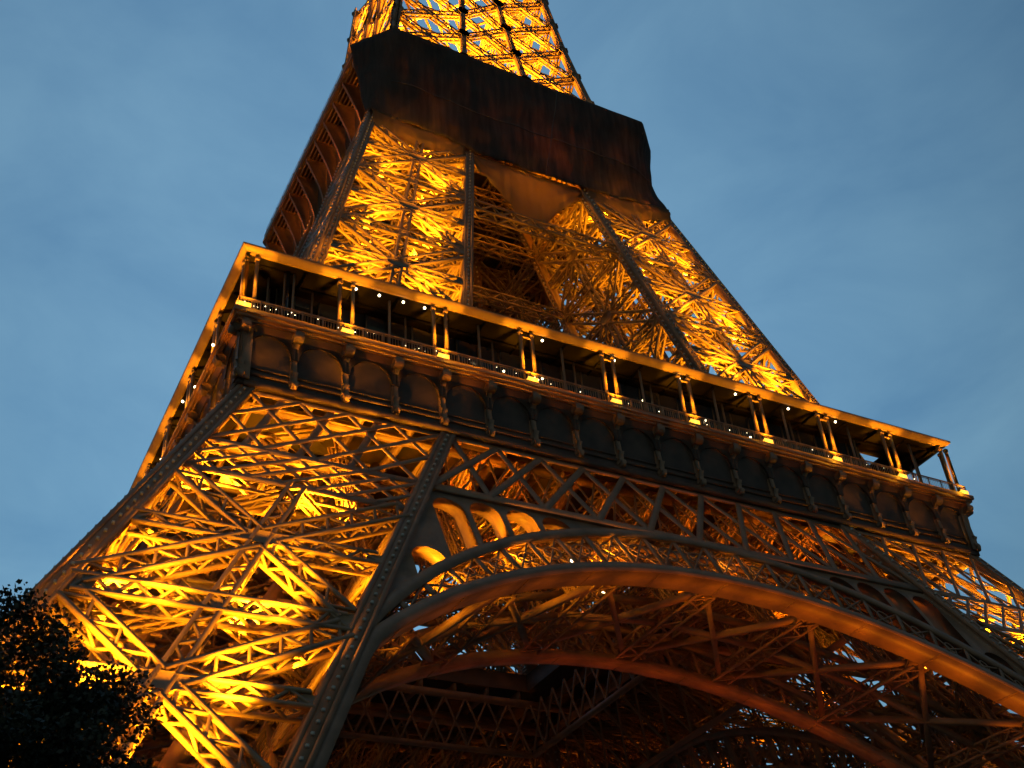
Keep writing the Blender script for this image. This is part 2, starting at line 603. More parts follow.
belt = MB()
for z, wd in ((51.35, .75), (44.4, .62), (41.15, .6)):
    for a, b in ((lambda q: -Oz(q) + .55, lambda q: -Iz(q) - .55), (lambda q: Iz(q) + .55, lambda q: Oz(q) - .55)):
        belt.strut(P_out(a(z), z, .3), P_out(b(z), z, .3), NF, wd, .10)
        belt.strut(P_out(a(z), z, -1.0), P_out(b(z), z, -1.0), NF, wd * .5, .10)
for z, wd in ((51.35, .75), (44.4, .75)):
    belt.strut(P_out(-Iz(z) + .55, z, .3), P_out(Iz(z) - .55, z, .3), NF, wd, .14)
belt_o = belt.build('belt_truss', IRON, tower)
for sgn in (-1, 1):
    xl = (lambda q: -Oz(q) + .5) if sgn < 0 else (lambda q: Iz(q) + .5)
    xr = (lambda q: -Iz(q) - .5) if sgn < 0 else (lambda q: Oz(q) - .5)
    m = MB()
    xband2(m, P_out, xl, xr, 44.6, 51.2, 4, .36, .07, .35)
    for i in (1, 2, 3):
        p, q = (P_out(xl(z) + (xr(z) - xl(z)) * (i - .35) / 4, z, .16) for z in (44.6, 51.2))
        m.strut(p, q, NF, .5, .07, False)
    m.build('lattice_web', IRON, belt_o)
    m = MB()
    xband2(m, P_out, xl, xr, 41.3, 44.2, 7, .30, .07, .35)
    m.build('lattice_web', IRON, belt_o)
m = MB()
xband(m, P_out, lambda q: -Iz(q) + .5, lambda q: Iz(q) - .5, 44.6, 51.2, 10, .52, .16)
m.build('lattice_web', IRON, belt_o)
m = MB()
xband(m, P_out, lambda q: -Iz(q) + .5, lambda q: Iz(q) - .5, 44.6, 51.1, 20, .16, .12, False, -1.1)
m.build('lattice_web', IRON_LAT, belt_o)
four(belt_o)

# the same belt in the plane of the inner chords, lacing between the two planes
ib = MB()
for z, wd in ((52.2, .7), (44.4, .6)):
    ib.strut(P_in(-Oz(z) + .5, z), P_in(Oz(z) - .5, z), NF, wd, .5)
ib_o = ib.build('inner_belt_truss', IRON, tower)
m = MB()
xband(m, P_in, lambda q: -Oz(q) + .5, lambda q: Oz(q) - .5, 44.6, 52, 18, .3, .16, False, .1)
m.build('lattice_web', IRON_LAT, ib_o)
m = MB()
for i in range(9):
    x = -16 + 4 * i
    for z in (45, 51):
        m.girder(P_out(x, z, -1), P_in(x, z, .3), (0, 0, 1), .8, .7, 1.1, .16, .09)
    m.girder(P_out(x, 45, -1), P_in(x, 51, .3), (1, 0, 0), .7, .7, 1.1, .16, .09)
    m.girder(P_out(x, 51, -1), P_in(x, 45, .3), (1, 0, 0), .7, .7, 1.1, .16, .09)
    if i < 8:
        m.girder(P_out(x, 51, -1), P_in(x + 4, 51, .3), (0, 0, 1), .6, .6, 1.1, .14, .08)
        m.girder(P_out(x + 4, 45, -1), P_in(x, 45, .3), (0, 0, 1), .6, .6, 1.1, .14, .08)
m.build('cross_lacing', IRON_LAT, ib_o)
four(ib_o)

# ------------------------------------------------------------------ arches
CI, RI = -2.0, 42.0          # intrados circle (centre height, radius)
CE, RE = 7.5, 36.3           # extrados circle
def x_in(z):
    c = math.sqrt(max(RI * RI - (z - CI) ** 2, 0))
    return min(c, Iz(z) - 1.25)
def z_in(x): return CI + math.sqrt(RI * RI - x * x)
def z_ex(x): return CE + math.sqrt(max(RE * RE - x * x, 0))

def arch_curve(off=0.0, n=34, zlow=4.0):
    """intrados from the left foot to the right foot; off moves it outward along its normal"""
    left = []
    zt = 26.0
    for z in np.linspace(zlow, zt, 10, endpoint=False):
        left.append((-(Iz(z) - 1.25), z))
    th0 = math.asin((zt - CI) / RI)
    arc = [(-RI * math.cos(t), CI + RI * math.sin(t)) for t in np.linspace(th0, math.pi / 2, n // 2)]
    # blend foot to arc
    pts = left + [(max(x, -(Iz(z) - 1.25)) if z < 30 else x, z) for x, z in arc]
    pts = pts + [(-x, z) for x, z in reversed(pts[:-1])]
    P = np.array(pts)
    if off:
        d = np.gradient(P, axis=0)
        d /= np.linalg.norm(d, axis=1)[:, None]
        nrm = np.stack([-d[:, 1], d[:, 0]], 1)
        P = P + nrm * off
    return P

def ext_curve(n=40):
    th = np.linspace(0.66, math.pi - 0.66, n)
    return np.array([(-RE * math.cos(t), CE + RE * math.sin(t)) for t in th])

def ribbon(m, C, P, y0, y1, th):
    """curved plate following C (x, z), from depth y0 to y1 behind plane P, thickness th outward"""
    d = np.gradient(C, axis=0)
    d /= np.linalg.norm(d, axis=1)[:, None]
    nr = np.stack([-d[:, 1], d[:, 0]], 1)
    A, B = C, C + nr * th
    def Q(c, y):
        p = P(c[0], c[1]); p = p.copy(); p[1] += y
        return p
    rows = [[Q(A[i], y0), Q(A[i], y1), Q(B[i], y1), Q(B[i], y0)] for i in range(len(C))]
    m.grid(rows, True)

def make_arch(name, P, y0, y1, web_mat):
    m = MB()
    C = arch_curve()
    ribbon(m, C, P, y0, y1, 0.12)                      # soffit plate
    arch = m.build(name, IRON_LAT, tower)
    m = MB()
    ribbon(m, arch_curve(), P, y0 - .12, y0 - .004, 0.85)   # front flange of the intrados
    ribbon(m, arch_curve(.05), P, y1 - .2, y1 - .05, 0.6)
    m.build('intrados_rim', IRON, arch)
    for t in np.linspace(math.radians(42), math.radians(138), 13):
        m = MB()
        rr = RI - .02
        a = P(-rr * math.cos(t), CI + rr * math.sin(t))
        u = np.array([math.sin(t), 0, math.cos(t)])
        m.bar(a + (0, y0 + .02, 0), a + (0, y1 - .1, 0), u * .09, (0, 0, .02))
        m.build('soffit_joint', IRON_LAT, arch)
    E = ext_curve()
    m = MB()
    ribbon(m, E, P, y0 - .1, y0 + .25, 0.75)
    ribbon(m, E, P, y1 - .4, y1 - .1, 0.5)
    m.build('extrados_rim', IRON, arch)
    # radial posts and thin crossing bars of the ring
    thin = MB()
    N = 30
    ang = np.linspace(math.radians(38.5), math.radians(141.5), N + 1)
    pa, pb = [], []
    for t in ang:
        a = np.array([-RI * math.cos(t), CI + RI * math.sin(t)])
        u = np.array([-math.cos(t), math.sin(t)])
        # march out to the extrados
        s = 0.9
        while s < 8 and (a + u * s)[0] ** 2 + ((a + u * s)[1] - CE) ** 2 < RE ** 2:
            s += .05
        pa.append(a + u * .7)
        pb.append(a + u * (s + .1))
    for i in range(N + 1):
        if np.linalg.norm(pb[i] - pa[i]) < .5:
            continue
        A, B = P(*pa[i]), P(*pb[i])
        dy = np.array([0, 1, 0.])
        A0, B0 = A + dy * (y0 + .05), B + dy * (y0 + .05)
        ax = (B - A) / np.linalg.norm(B - A)
        sd_ = np.cross(ax, dy)
        sd_ /= np.linalg.norm(sd_)
        dep = y1 - y0 - .3
        post = MB()
        for tt in (.08, .92):
            c_ = A0 + (B0 - A0) * tt
            post.bar(c_, c_ + dy * dep, sd_ * .07, ax * .07, False)
        post.bar(A0, B0, sd_ * .17, dy * .05)
        post.bar(A0 + dy * dep, B0 + dy * dep, sd_ * .36, dy * .10)
        post.build('radial_post', IRON, arch)
        if i < N:
            A2, B2 = P(*pa[i + 1]), P(*pb[i + 1])
            for yy in (y0 + .12, y1 - .4):
                thin.strut(A + dy * yy, B2 + dy * yy, dy, .12, .08, False)
                thin.strut(B + dy * (yy + .1), A2 + dy * (yy + .1), dy, .12, .08, False)
                c = (A + A2 + B + B2) / 4 + dy * yy
                rr = min(.75, np.linalg.norm(B - A) * .22)
                if rr > .3:
                    ring = [c + ax * rr * math.cos(k) + sd_ * rr * math.sin(k) for k in np.linspace(0, 2 * math.pi, 13)]
                    for p, q in zip(ring[:-1], ring[1:]):
                        thin.strut(p, q, dy, .1, .1, False)
    thin.build('ring_lacing', web_mat, arch)
    return arch

arch = make_arch('arch', P_out, -.35, 1.75, IRON)
# spandrel plates with round-headed openings between arch, belt and legs
def spandrel(sgn):
    m = MB()
    xs = np.linspace(27.6, 3.0, 40)
    top = lambda x: min(44.15, (43.95 - x - .5) / .48962)
    lo = [(x, z_ex(x) + .62) for x in xs if z_ex(x) + .62 < top(x) - .15]
    outer = [(x, z) for x, z in lo]
    hi = [(x, top(x)) for x, z in lo]
    outer = lo + hi[::-1]
    holes = []
    for k in range(7):
        xc = 26.35 - 2.75 * k
        w = 1.14
        zb_l, zb_r = z_ex(xc - w) + .78, z_ex(xc + w) + .78
        zt = min(top(xc - w), top(xc + w)) - .34
        if zt - max(zb_l, zb_r) < .35:
            continue
        r = min(w, zt - max(zb_l, zb_r))
        hp = [(xc - w, zb_l), (xc + w, zb_r)]
        for t in np.linspace(0, math.pi, 11):
            hp.append((xc + w * math.cos(t), zt - r + r * math.sin(t)))
        holes.append(hp)
    def w3(lp): return [tuple(P_out(sgn * x, z, .1)) for x, z in lp]
    m.prism([w3(outer)] + [w3(h) for h in holes], (0, 1.35, 0))
    return m
for sgn in (-1, 1):
    spandrel(sgn).build('spandrel_tracery', IRON, arch)
four(arch)
iarch = make_arch('inner_arch', P_in, -1.0, .3, IRON)
iarch.data.materials[0] = IRON
four(iarch)

# trusses tying the outer arch to the inner arch
tie = MB()
tie_o = tie.build('arch_tie', IRON_LAT, tower)
tie_o.data.materials.clear()
tx = [-25.5, -17.5, -8.8, 0, 8.8, 17.5, 25.5]
for i, x in enumerate(tx):
    z0 = z_in(x) + .7
    m = MB()
    a, b = P_out(x, z0), P_in(x, z0)
    a[1] += 1.9
    b[1] -= 1.7
    m.girder(a, b, (0, 0, 1), 1.5, .9, 1.0, .17, .1)
    if i < len(tx) - 1:
        x2 = tx[i + 1]
        z2 = z_in(x2) + .7
        c, d = P_out(x2, z2), P_in(x2, z2)
        c[1] += 1.9
        d[1] -= 1.7
        m.strut(a, d, (0, 0, 1), .4, .45)
        m.strut(b, c, (0, 0, 1), .4, .45)
        e = (a + b) / 2
        f = (c + d) / 2
        m.strut(e, f, (0, 0, 1), .35, .4)
        m.strut(a + (0, .2, 3.2), d + (0, -.2, 3.2), (0, 0, 1), .3, .35)
    for t in (.3, .7):
        p = a + (b - a) * t
        top = p.copy()
        top[1] += .489 * (52 - p[2])
        top[2] = 52
        m.girder(p, top, (1, 0, 0), .7, .7, 1.0, .14, .08)
    m.girder(a + (b - a) * .3, np.array([x, (a[1] + b[1]) / 2 + 6.3, 52]), (1, 0, 0), .7, .6, 1.0, .14, .08)
    o = m.build('tie_girder', IRON, tie_o)
me = MB()
for i in range(len(tx) - 1):
    a, c = P_out(tx[i], z_in(tx[i]) + 2.2), P_out(tx[i + 1], z_in(tx[i + 1]) + 2.2)
    me.strut(a + (0, 6.5, 0), c + (0, 6.5, 0), (0, 0, 1), .4, .5)
tie_o.data = me.mesh('arch_tie', IRON_LAT)
four(tie_o)

for x, y, z in ((-17.5, -30, 43.2), (-14.6, -29, 44.6), (-8.5, -33, 43.6), (-7.7, -33, 44.1), (-3.0, -28.5, 44.2), (21, -31, 40.2)):
    m = MB()
    m.ball((x, y, z), .13)
    m.build('work_lamp', WHITE, tie_o, True)
# ------------------------------------------------------------------ first floor deck
dk = MB()
H = 33.6
hole = 13.0
for k in range(4):
    c, s = (1, 0, -1, 0)[k], (0, 1, 0, -1)[k]
    def rt(x, y, z): return (c * x - s * y, s * x + c * y, z)
    loop = [rt(-H, -H, 54.6), rt(H, -H, 54.6), rt(hole, -hole, 54.6), rt(-hole, -hole, 54.6)]
    dk.prism([loop], (0, 0, 2.0))
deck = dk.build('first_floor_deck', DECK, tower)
fj = MB()
for i in range(17):
    x = -32 + 4 * i
    for y0_, y1_ in ((-33, -13.2), (13.2, 33)):
        fj.strut((x, y0_, 54.1), (x, y1_, 54.1), (0, 0, 1), .35, .95)
    if abs(x) > 13:
        fj.strut((x, -13, 54.1), (x, 13, 54.1), (0, 0, 1), .35, .95)
for y in (-30, -24.5, -19, -13.3, 13.3, 19, 24.5, 30):
    fj.strut((-33, y, 53.2), (33, y, 53.2), (0, 0, 1), .4, .8)
fj.build('floor_beam', IRON, deck)
fj = MB()
for y in (-13.2, 13.2):
    for s_ in (0, 1):
        for i in range(10):
            a, b = -13 + 2.6 * i, -13 + 2.6 * (i + 1)
            for u0, u1 in ((47.5, 53), (53, 47.5)):
                p, q = ((a, y, u0), (b, y, u1)) if s_ == 0 else ((y, a, u0), (y, b, u1))
                fj.strut(p, q, (0, 1, 0) if s_ == 0 else (1, 0, 0), .2, .16, False)
        p, q = ((-13, y, 47.3), (13, y, 47.3)) if s_ == 0 else ((y, -13, 47.3), (y, 13, 47.3))
        fj.strut(p, q, (0, 0, 1), .5, .5)
fj.build('opening_truss', IRON, deck)

# ------------------------------------------------------------------ frieze with consoles
GH = 35.35
def frieze_half(z): return float(np.interp(z, [51.7, 52.6, 53.2, 55.2, 56.1, 56.7], [34.3, 34.2, 34.12, 34.15, 34.4, 34.8]))
fr = MB()
prof = [(frieze_half(z), z) for z in (51.7, 52.2, 52.6, 53.2, 54.2, 55.2, 55.7, 56.1, 56.4, 56.72)]
fr.grid([[(-h, -h, z), (h, -h, z)] for h, z in prof])
fr.grid([[(-h + .3, -h + .3, z), (h - .3, -h + .3, z)] for h, z in prof])
frieze = fr.build('frieze', FRIEZE_SHADED, tower)
m = MB()
for z, d, t in ((51.75, .22, .5), (52.75, .14, .28), (53.3, .10, .14)):
    h = frieze_half(z) + d
    m.bar((-h, -h + .25, z), (h, -h + .25, z), (0, .25, 0), (0, 0, t / 2))
m.build('moulding', FRIEZE_SHADED, frieze)
m = MB()
NB = 18
bw = 2 * 34.4 / NB
for i in range(NB):
    xc = -34.4 + bw * (i + .5)
    r = bw / 2 - .28
    pts = [(xc - bw / 2, -34.52, 56.75), (xc - bw / 2, -34.52, 54.55), (xc - r, -34.52, 54.55)]
    for t in np.linspace(math.pi, 0, 13):
        pts.append((xc + r * math.cos(t), -34.52, 54.55 + r * .98 * math.sin(t) + .02))
    pts += [(xc + bw / 2, -34.52, 54.55), (xc + bw / 2, -34.52, 56.75)]
    m.prism([pts], (0, .3, 0))
m.build('arcade_panel', FRIEZE_SHADED, frieze)
cm = MB()
pr = [(-33.7, 52.0), (-34.75, 52.0), (-34.85, 52.35), (-34.6, 52.75), (-34.62, 53.1), (-34.8, 53.35), (-34.5, 53.6), (-34.42, 54.4), (-34.5, 55.0), (-34.52, 55.6), (-35.05, 56.05), (-35.22, 56.4), (-35.22, 56.74), (-33.7, 56.74)]
cm.prism([[(-.22, y, z) for y, z in pr]], (.44, 0, 0))
cm.tube([(-.36, -34.98, 56.22), (.36, -34.98, 56.22)], .40, 12)
cm.tube([(-.30, -34.52, 52.45), (.30, -34.52, 52.45)], .26, 10)
cm.box((0, -34.9, 56.22), .3, .9, .4)
c0 = cm.build('console', IRON, frieze)
c0.location.x = -34.4
for i in range(1, NB + 1):
    c = c0.copy()
    COL.objects.link(c)
    c.parent = frieze
    c.location.x = -34.4 + bw * i
four(frieze)

# ------------------------------------------------------------------ first floor gallery
def gallery(k, wall0, wall1):
    m = MB()
    for a, z0, z1 in ((GH, 57.22, 57.6), (GH - .18, 56.95, 57.22), (GH - .4, 56.74, 56.95)):
        m.prism([[(-a, -a, z0), (a, -a, z0), (30.5, -30.5, z0), (-30.5, -30.5, z0)]], (0, 0, z1 - z0))
    gal = m.build('gallery', IRON, tower)
    gal.rotation_euler.z = k * math.pi / 2
    # canopy: sloping cornice and soffit
    m = MB()
    prof = [(34.45, 63.98), (34.95, 63.93), (35.15, 63.88), (35.08, 63.66), (34.78, 63.54), (34.72, 63.40), (34.45, 63.38)]
    m.grid([[(-h, -h, z), (h, -h, z)] for h, z in prof + prof[:1]])
    m.build('canopy_cornice', IRON_LAT, gal)
    m = MB()
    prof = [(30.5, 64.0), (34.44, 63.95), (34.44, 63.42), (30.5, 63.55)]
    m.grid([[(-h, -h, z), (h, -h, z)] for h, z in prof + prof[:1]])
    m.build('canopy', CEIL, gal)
    m = MB()
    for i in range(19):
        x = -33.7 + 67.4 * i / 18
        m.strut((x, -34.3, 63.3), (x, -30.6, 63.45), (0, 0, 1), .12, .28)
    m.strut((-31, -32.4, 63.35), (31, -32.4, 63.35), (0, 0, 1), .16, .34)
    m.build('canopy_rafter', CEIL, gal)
    # posts in pairs at the bay lines, a lamp at the foot of each pair
    gp = 34.62
    for i in range(10):
        x = -gp + 2 * gp * i / 9
        m = MB()
        for e in ((-.52, .52) if 0 < i < 9 else ((.0, .75) if i == 0 else (-.75, .0))):
            m.box((x + e, -gp, 60.4), .24, .24, 5.5)
            m.box((x + e, -gp, 57.85), .38, .38, .5)
            m.box((x + e, -gp, 62.95), .34, .34, .3)
        m.box((x, -gp, 62.6), 1.3 if 0 < i < 9 else .3, .14, .14)
        m.build('canopy_post', IRON_LAT, gal)
        m = MB()
        m.box((x, -gp - .34, 57.80), .72, .34, .4)
        fl = m.build('floodlight', IRON, gal)
        m = MB()
        m.box((x, -gp - .34, 58.03), .9, .28, .08)
        m.box((x, -gp - .525, 57.92), .9, .05, .5)  # glass enlarged with a glowing upright to imitate the lamp's glare
        m.build('floodlight_glass_glare', GLOW, gal)
        if k in (0, 3):
            rm = Matrix.Rotation(k * math.pi / 2, 3, 'Z')
            spot(rm @ Vector((x, -gp + .15, 57.75)), rm @ Vector((x, -gp - .1, 63)), 260, 80, .12)
            lamp(rm @ Vector((x, -35.3, 57.95)), 22, .1)
            spot(rm @ Vector((x, -35.9, 57.5)), rm @ Vector((x, -35.5, 63)), 800, 82, .12)  # added fill beyond the slab edge for the cornice, no fixture there
            spot(rm @ Vector((x, -35.75, 57.75)), rm @ Vector((x, -34.9, 62.5)), 2600, 44, .12)  # another added fill beyond the slab, for the post fronts
    for i in range(9):
        x = -gp + 2 * gp * (i + .5) / 9
        for dx, dy_, t_ in ((0, .9, .16), (1.9, 2.2, .12)):
            m = MB()
            m.box((x + dx, -gp + dy_, 60.4), t_, t_, 5.9)
            m.build('slender_post', IRON, gal)
    # railing
    m = MB()
    for z, t in ((58.72, .10), (58.55, .05), (57.78, .06)):
        m.bar((-35, -35, z), (35, -35, z), (0, t / 2, 0), (0, 0, t / 2))
    x = -35.0
    while x < 35:
        m.box((x, -35, 58.15), .035, .035, .85)
        x += .22
    for i in range(46):
        m.box((-35 + 70 * i / 45, -35, 58.2), .09, .09, 1.15)
    m.build('railing', IRON, gal)
    # glazed rooms set back behind the walkway
    m = MB()
    m.prism([[(wall0, -31.4, 57.6), (wall1, -31.4, 57.6), (wall1, -31.4, 63.4), (wall0, -31.4, 63.4)]], (0, .25, 0))
    gw_ = m.build('glazed_wall', GLASS, gal)
    m = MB()
    x = wall0
    while x <= wall1:
        m.box((x, -31.45, 60.5), .09, .12, 5.8)
        x += 1.96
    m.bar((wall0, -31.47, 60.0), (wall1, -31.47, 60.0), (0, .05, 0), (0, 0, .05))
    m.build('mullion', IRON, gal)
    return gal

def bulb(gal, p, r, material=WHITE, name='bulb'):
    m = MB()
    m.ball(p, r)
    return m.build(name, material, gal, True)

gals = [gallery(0, -33.9, 26.5), gallery(1, -26.5, 33), gallery(2, -33, 33), gallery(3, -33, 33.9)]
for x in (-26.1, -24.2, -22.2, -20.4, -9.9, -3.0, 3.6, 9.6, 15.5, 21.0):
    bulb(gals[0], (x, -34.45, 62.95), .11)
for x, y, z in ((-12.3, -31.9, 60.9), (-8.6, -31.8, 61.3), (-6.7, -31.9, 60.4), (1.4, -31.8, 61.8), (4.2, -31.9, 60.1), (8.0, -31.7, 61.5), (12.6, -31.9, 60.7), (-14.9, -32.0, 60.0)):
    bulb(gals[0], (x, y, z), .10)
for x in (27.5, 22.6, 18.2, 12.0, 5.0, -3.0):
    bulb(gals[3], (x, -34.9, 60.5 + random.uniform(-1.6, 1.6)), .11)
sm = MB()
for i in range(150):
    x = -34.6 + 69.2 * (i + random.random()) / 150
    if random.random() < max(.10, .62 - (x + 35) / 60):
        sm.ball((x, -34.86 + random.uniform(-.05, .1), 57.75 + random.choice((.55, .75, .95)) * random.uniform(.8, 1.1)), random.uniform(.02, .042), 6)
tag(sm.build('railing_dots', WHITE, gals[0]), kind='stuff')  # small glowing dots strewn along the railing

# ------------------------------------------------------------------ second floor platform
S2, CH = 20.4, 3.4
def ring(h, ch, z): return [(-h + ch, -h, z), (h - ch, -h, z), (h, -h + ch, z), (h, h - ch, z), (h - ch, h, z), (-h + ch, h, z), (-h, h - ch, z), (-h, -h + ch, z)]
m = MB()
m.prism([ring(S2 - .12, CH, 115.9)], (0, 0, .5))
plat = m.build('second_floor_platform', DECK, tower)
m = MB()
for z0, z1, h in ((116.4, 117.45, S2), (116.05, 116.4, S2 + .12), (115.75, 116.05, S2 - .02)):
    m.prism([ring(h, CH, z0), ring(h - .5, CH - .2, z0)], (0, 0, z1 - z0))
m.build('fascia', IRON_LAT, plat)
m = MB()
m.grid([[(x, y, z) for x, y, z in ring(hh, CH * .6, zz)] for hh, zz in ((17.1, 108.8), (17.3, 110.5), (17.5, 112.5), (17.55, 115.85))], True)
m.build('cove_wall', DECK, plat)
for k in range(4):
    for i in range(11):
        x = -16.2 + 32.4 * i / 10
        pr = [(-17.0, 115.6), (-20.25, 115.6), (-20.25, 115.1), (-19.9, 114.5), (-19.2, 113.0), (-18.4, 111.2), (-17.9, 109.5), (-17.7, 108.7), (-17.0, 108.7)]
        b = MB()
        b.prism([[(x - .18, y, z) for y, z in pr]], (.36, 0, 0))
        o = b.build('bracket', IRON, plat)
        o.rotation_euler.z = k * math.pi / 2
    b = MB()
    for j in range(6):
        y = -20.0 + .48 * j
        b.bar((-17 + .0, y, 115.5), (17, y, 115.5), (0, .07, 0), (0, 0, .16))
    o = b.build('soffit_joist', IRON_LAT, plat)
    o.rotation_euler.z = k * math.pi / 2
m = MB()
for zz in (118.05, 118.6):
    rr = ring(S2 - .2, CH, zz)
    for i in range(8):
        m.strut(rr[i], rr[(i + 1) % 8], (0, 0, 1), .05, .05)
rr = ring(S2 - .2, CH, 117.4)
for i in range(8):
    a, b = np.array(rr[i]), np.array(rr[(i + 1) % 8])
    n = max(2, int(np.linalg.norm(b - a) / 2.2))
    for j in range(n):
        m.box(a + (b - a) * j / n + (0, 0, .6), .06, .06, 1.2)
m.build('railing', IRON, plat)
m = MB()
for i in range(8):
    x = -15 + 30 * i / 7
    m.girder((x, -16.5, 113.5), (x, 16.5, 113.5), (0, 0, 1), 1.0, 1.4, 1.3, .2, .12)
    m.girder((-16.5, x, 111.6), (16.5, x, 111.6), (0, 0, 1), 1.0, 1.2, 1.3, .2, .12)
m.build('floor_girder', IRON_LAT, plat)
# level ties between the four upper legs
m = MB()
for z in (69.5, 91.3, 102.0):
    for s_ in (-1, 1):
        for hh in (Uo(z) - .5, Ui(z)):
            m.girder((-Ui(z) + .5, s_ * hh, z), (Ui(z) - .5, s_ * hh, z), (0, 0, 1), 1.1, 1.1, 1.2, .2, .12)
            m.girder((s_ * hh, -Ui(z) + .5, z), (s_ * hh, Ui(z) - .5, z), (0, 0, 1), 1.1, 1.1, 1.2, .2, .12)
m2 = m.build('leg_tie', IRON_LAT, tower)
bulb(plat, (13.0, -15.6, 124.9), .33, WHITE2, 'platform_lamp')

# ------------------------------------------------------------------ upper shaft
SL = [117.5, 120.7, 127.0, 133.4, 139.8, 146.0, 152.2, 158.5, 165.0]
shaft = MB()
for z in SL[2:]:
    for s_ in (-1, 1):
        shaft.strut((-So(z) + 1, s_ * (So(z) - 1.2), z), (So(z) - 1, s_ * (So(z) - 1.2), z), (0, 0, 1), .25, .3)
    for e in (-1, 1):
        shaft.strut((-So(z) + .6, e * (So(z) - .6), z), (So(z) - .6, -e * (So(z) - .6), z + .02 * e), (0, 0, 1), .3, .35)
sh = shaft.build('upper_shaft', IRON_LAT, tower)
for k in range(4):
    rot = k * math.pi / 2
    cs_ = [lambda z: np.array([-So(z), -So(z), z]), lambda z: np.array([-Si(z), -So(z), z]), lambda z: np.array([Si(z), -So(z), z]), lambda z: np.array([So(z), -So(z), z])]
    for i, f in enumerate(cs_[:3]):
        o = chord(f, 117.5, 165, .85 if i == 0 else .62, -1 if i == 0 else 0, -1, sh, steps=8, bumps=(i == 0))
        o.rotation_euler.z = rot
    for fa, fb in zip(cs_[:-1], cs_[1:]):
        for z0, z1 in zip(SL[:-1], SL[1:]):
            m = MB()
            n = np.array((0, -1, .12))
            A0, B0, A1, B1 = fa(z0), fb(z0), fa(z1), fb(z1)
            off = np.array([0, .45, 0])
            for p, q in ((A0, B1), (B0, A1)):
                m.girder(p + off, q + off, n, .85, .5, 1.25, .2, .13)
            C = (A0 + B0 + A1 + B1) / 4
            for K in (A1, B1):
                hub_plate(m, K + n * .42, (1, 0, 0), (0, 0, 1), n / np.linalg.norm(n), 1.5, 1.3, .14)
            o = m.build('lattice_brace', IRON_LAT, sh)
            o.rotation_euler.z = rot

# ------------------------------------------------------------------ netting round the second floor
def sheet(name, top, bot, nu, nv, fold, seedv, sag=0.0, material=NET, thick=.05):
    """cloth hung between two polylines (arc-length sampled), with folds"""
    def samp(pl, n):
        pl = np.array(pl, float)
        d = np.r_[0, np.cumsum(np.linalg.norm(np.diff(pl, axis=0), axis=1))]
        u = np.linspace(0, d[-1], n)
        return np.stack([np.interp(u, d, pl[:, i]) for i in range(3)], 1)
    T, B = samp(top, nu), samp(bot, nu)
    r = np.random.default_rng(seedv)
    ph = r.uniform(0, 6.28, 8)
    fr_ = r.uniform(4, 34, 8)
    rows = []
    for j in range(nv):
        v = j / (nv - 1)
        P = T * (1 - v) + B * v
        u = np.linspace(0, 1, nu)
        dsp = sum(np.sin(fr_[i] * u * 3 + ph[i] + v * (i % 3)) for i in range(8)) / 8 * fold * (0.25 + v)
        dsp += .22 * fold * np.sin(14 * v + 9 * u)
        P = P + np.stack([0 * u, -dsp - sag * np.sin(math.pi * v), .0 * u], 1)
        rows.append(P)
    m = MB()
    rows = np.array(rows)
    m.grid(rows)
    o = m.build(name, material, None, True)
    sol = o.modifiers.new('thickness', 'SOLIDIFY')
    sol.thickness = thick
    return o, rows

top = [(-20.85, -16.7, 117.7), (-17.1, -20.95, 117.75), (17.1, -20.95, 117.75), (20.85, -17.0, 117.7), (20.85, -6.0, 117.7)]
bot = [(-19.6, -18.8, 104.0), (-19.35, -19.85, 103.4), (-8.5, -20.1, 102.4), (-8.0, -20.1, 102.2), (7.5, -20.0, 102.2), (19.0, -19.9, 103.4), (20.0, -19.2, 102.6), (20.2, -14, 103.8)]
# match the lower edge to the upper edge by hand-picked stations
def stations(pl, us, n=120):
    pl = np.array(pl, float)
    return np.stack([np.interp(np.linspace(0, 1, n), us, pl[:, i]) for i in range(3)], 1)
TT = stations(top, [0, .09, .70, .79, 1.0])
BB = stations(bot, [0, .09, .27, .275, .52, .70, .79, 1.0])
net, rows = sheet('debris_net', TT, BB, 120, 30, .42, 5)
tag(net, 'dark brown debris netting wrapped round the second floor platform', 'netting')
m = MB()
jr = 17
pts = rows[jr, 10:96] + np.array([0, -.10, 0])
for p, q in zip(pts[:-1], pts[1:]):
    m.strut(p, q, (0, -1, 0), .1, .05, False)
m.build('seam', SEAM, net)
m = MB()
for col in (58,):
    pts = rows[:, col] + np.array([0, -.08, 0])
    for p, q in zip(pts[:-1], pts[1:]):
        m.strut(p, q, (0, -1, 0), .09, .05, False)
m.build('seam', SEAM, net)

for xa_, xb_, za, zb, sv in ((-19.2, -8.3, 103.4, 102.5, 3), (7.6, 19.3, 102.3, 103.4, 4)):
    sk, _ = sheet('hem_panel', [(xa_, -19.82, za + .3), (xb_, -19.95, zb + .3)], [(xa_ + .1, -19.7, za - 2.8), ((xa_ + xb_) / 2, -19.9, (za + zb) / 2 - 3.3), (xb_, -19.8, zb - 1.6)], 40, 8, .3, sv, .2, TARP)
    sk.parent = net
ftop = [(-8.0, -19.6, 101.8), (-2, -19.5, 102.2), (3, -19.5, 102.2), (7.6, -19.4, 102.6)]
fbot = [(-7.8, -19.3, 101.6), (-4.2, -19.8, 97.2), (-2.2, -20.0, 94.0), (0.3, -20.0, 92.6), (3.0, -19.8, 96.6), (7.4, -19.3, 101.6)]
flap, _ = sheet('loose_tarpaulin', stations(ftop, [0, .35, .65, 1]), stations(fbot, [0, .27, .42, .56, .72, 1]), 50, 20, .35, 11, .3, TARP)
tag(flap, 'pale golden tarpaulin flap sagging below the dark net between the upper legs', 'tarpaulin')

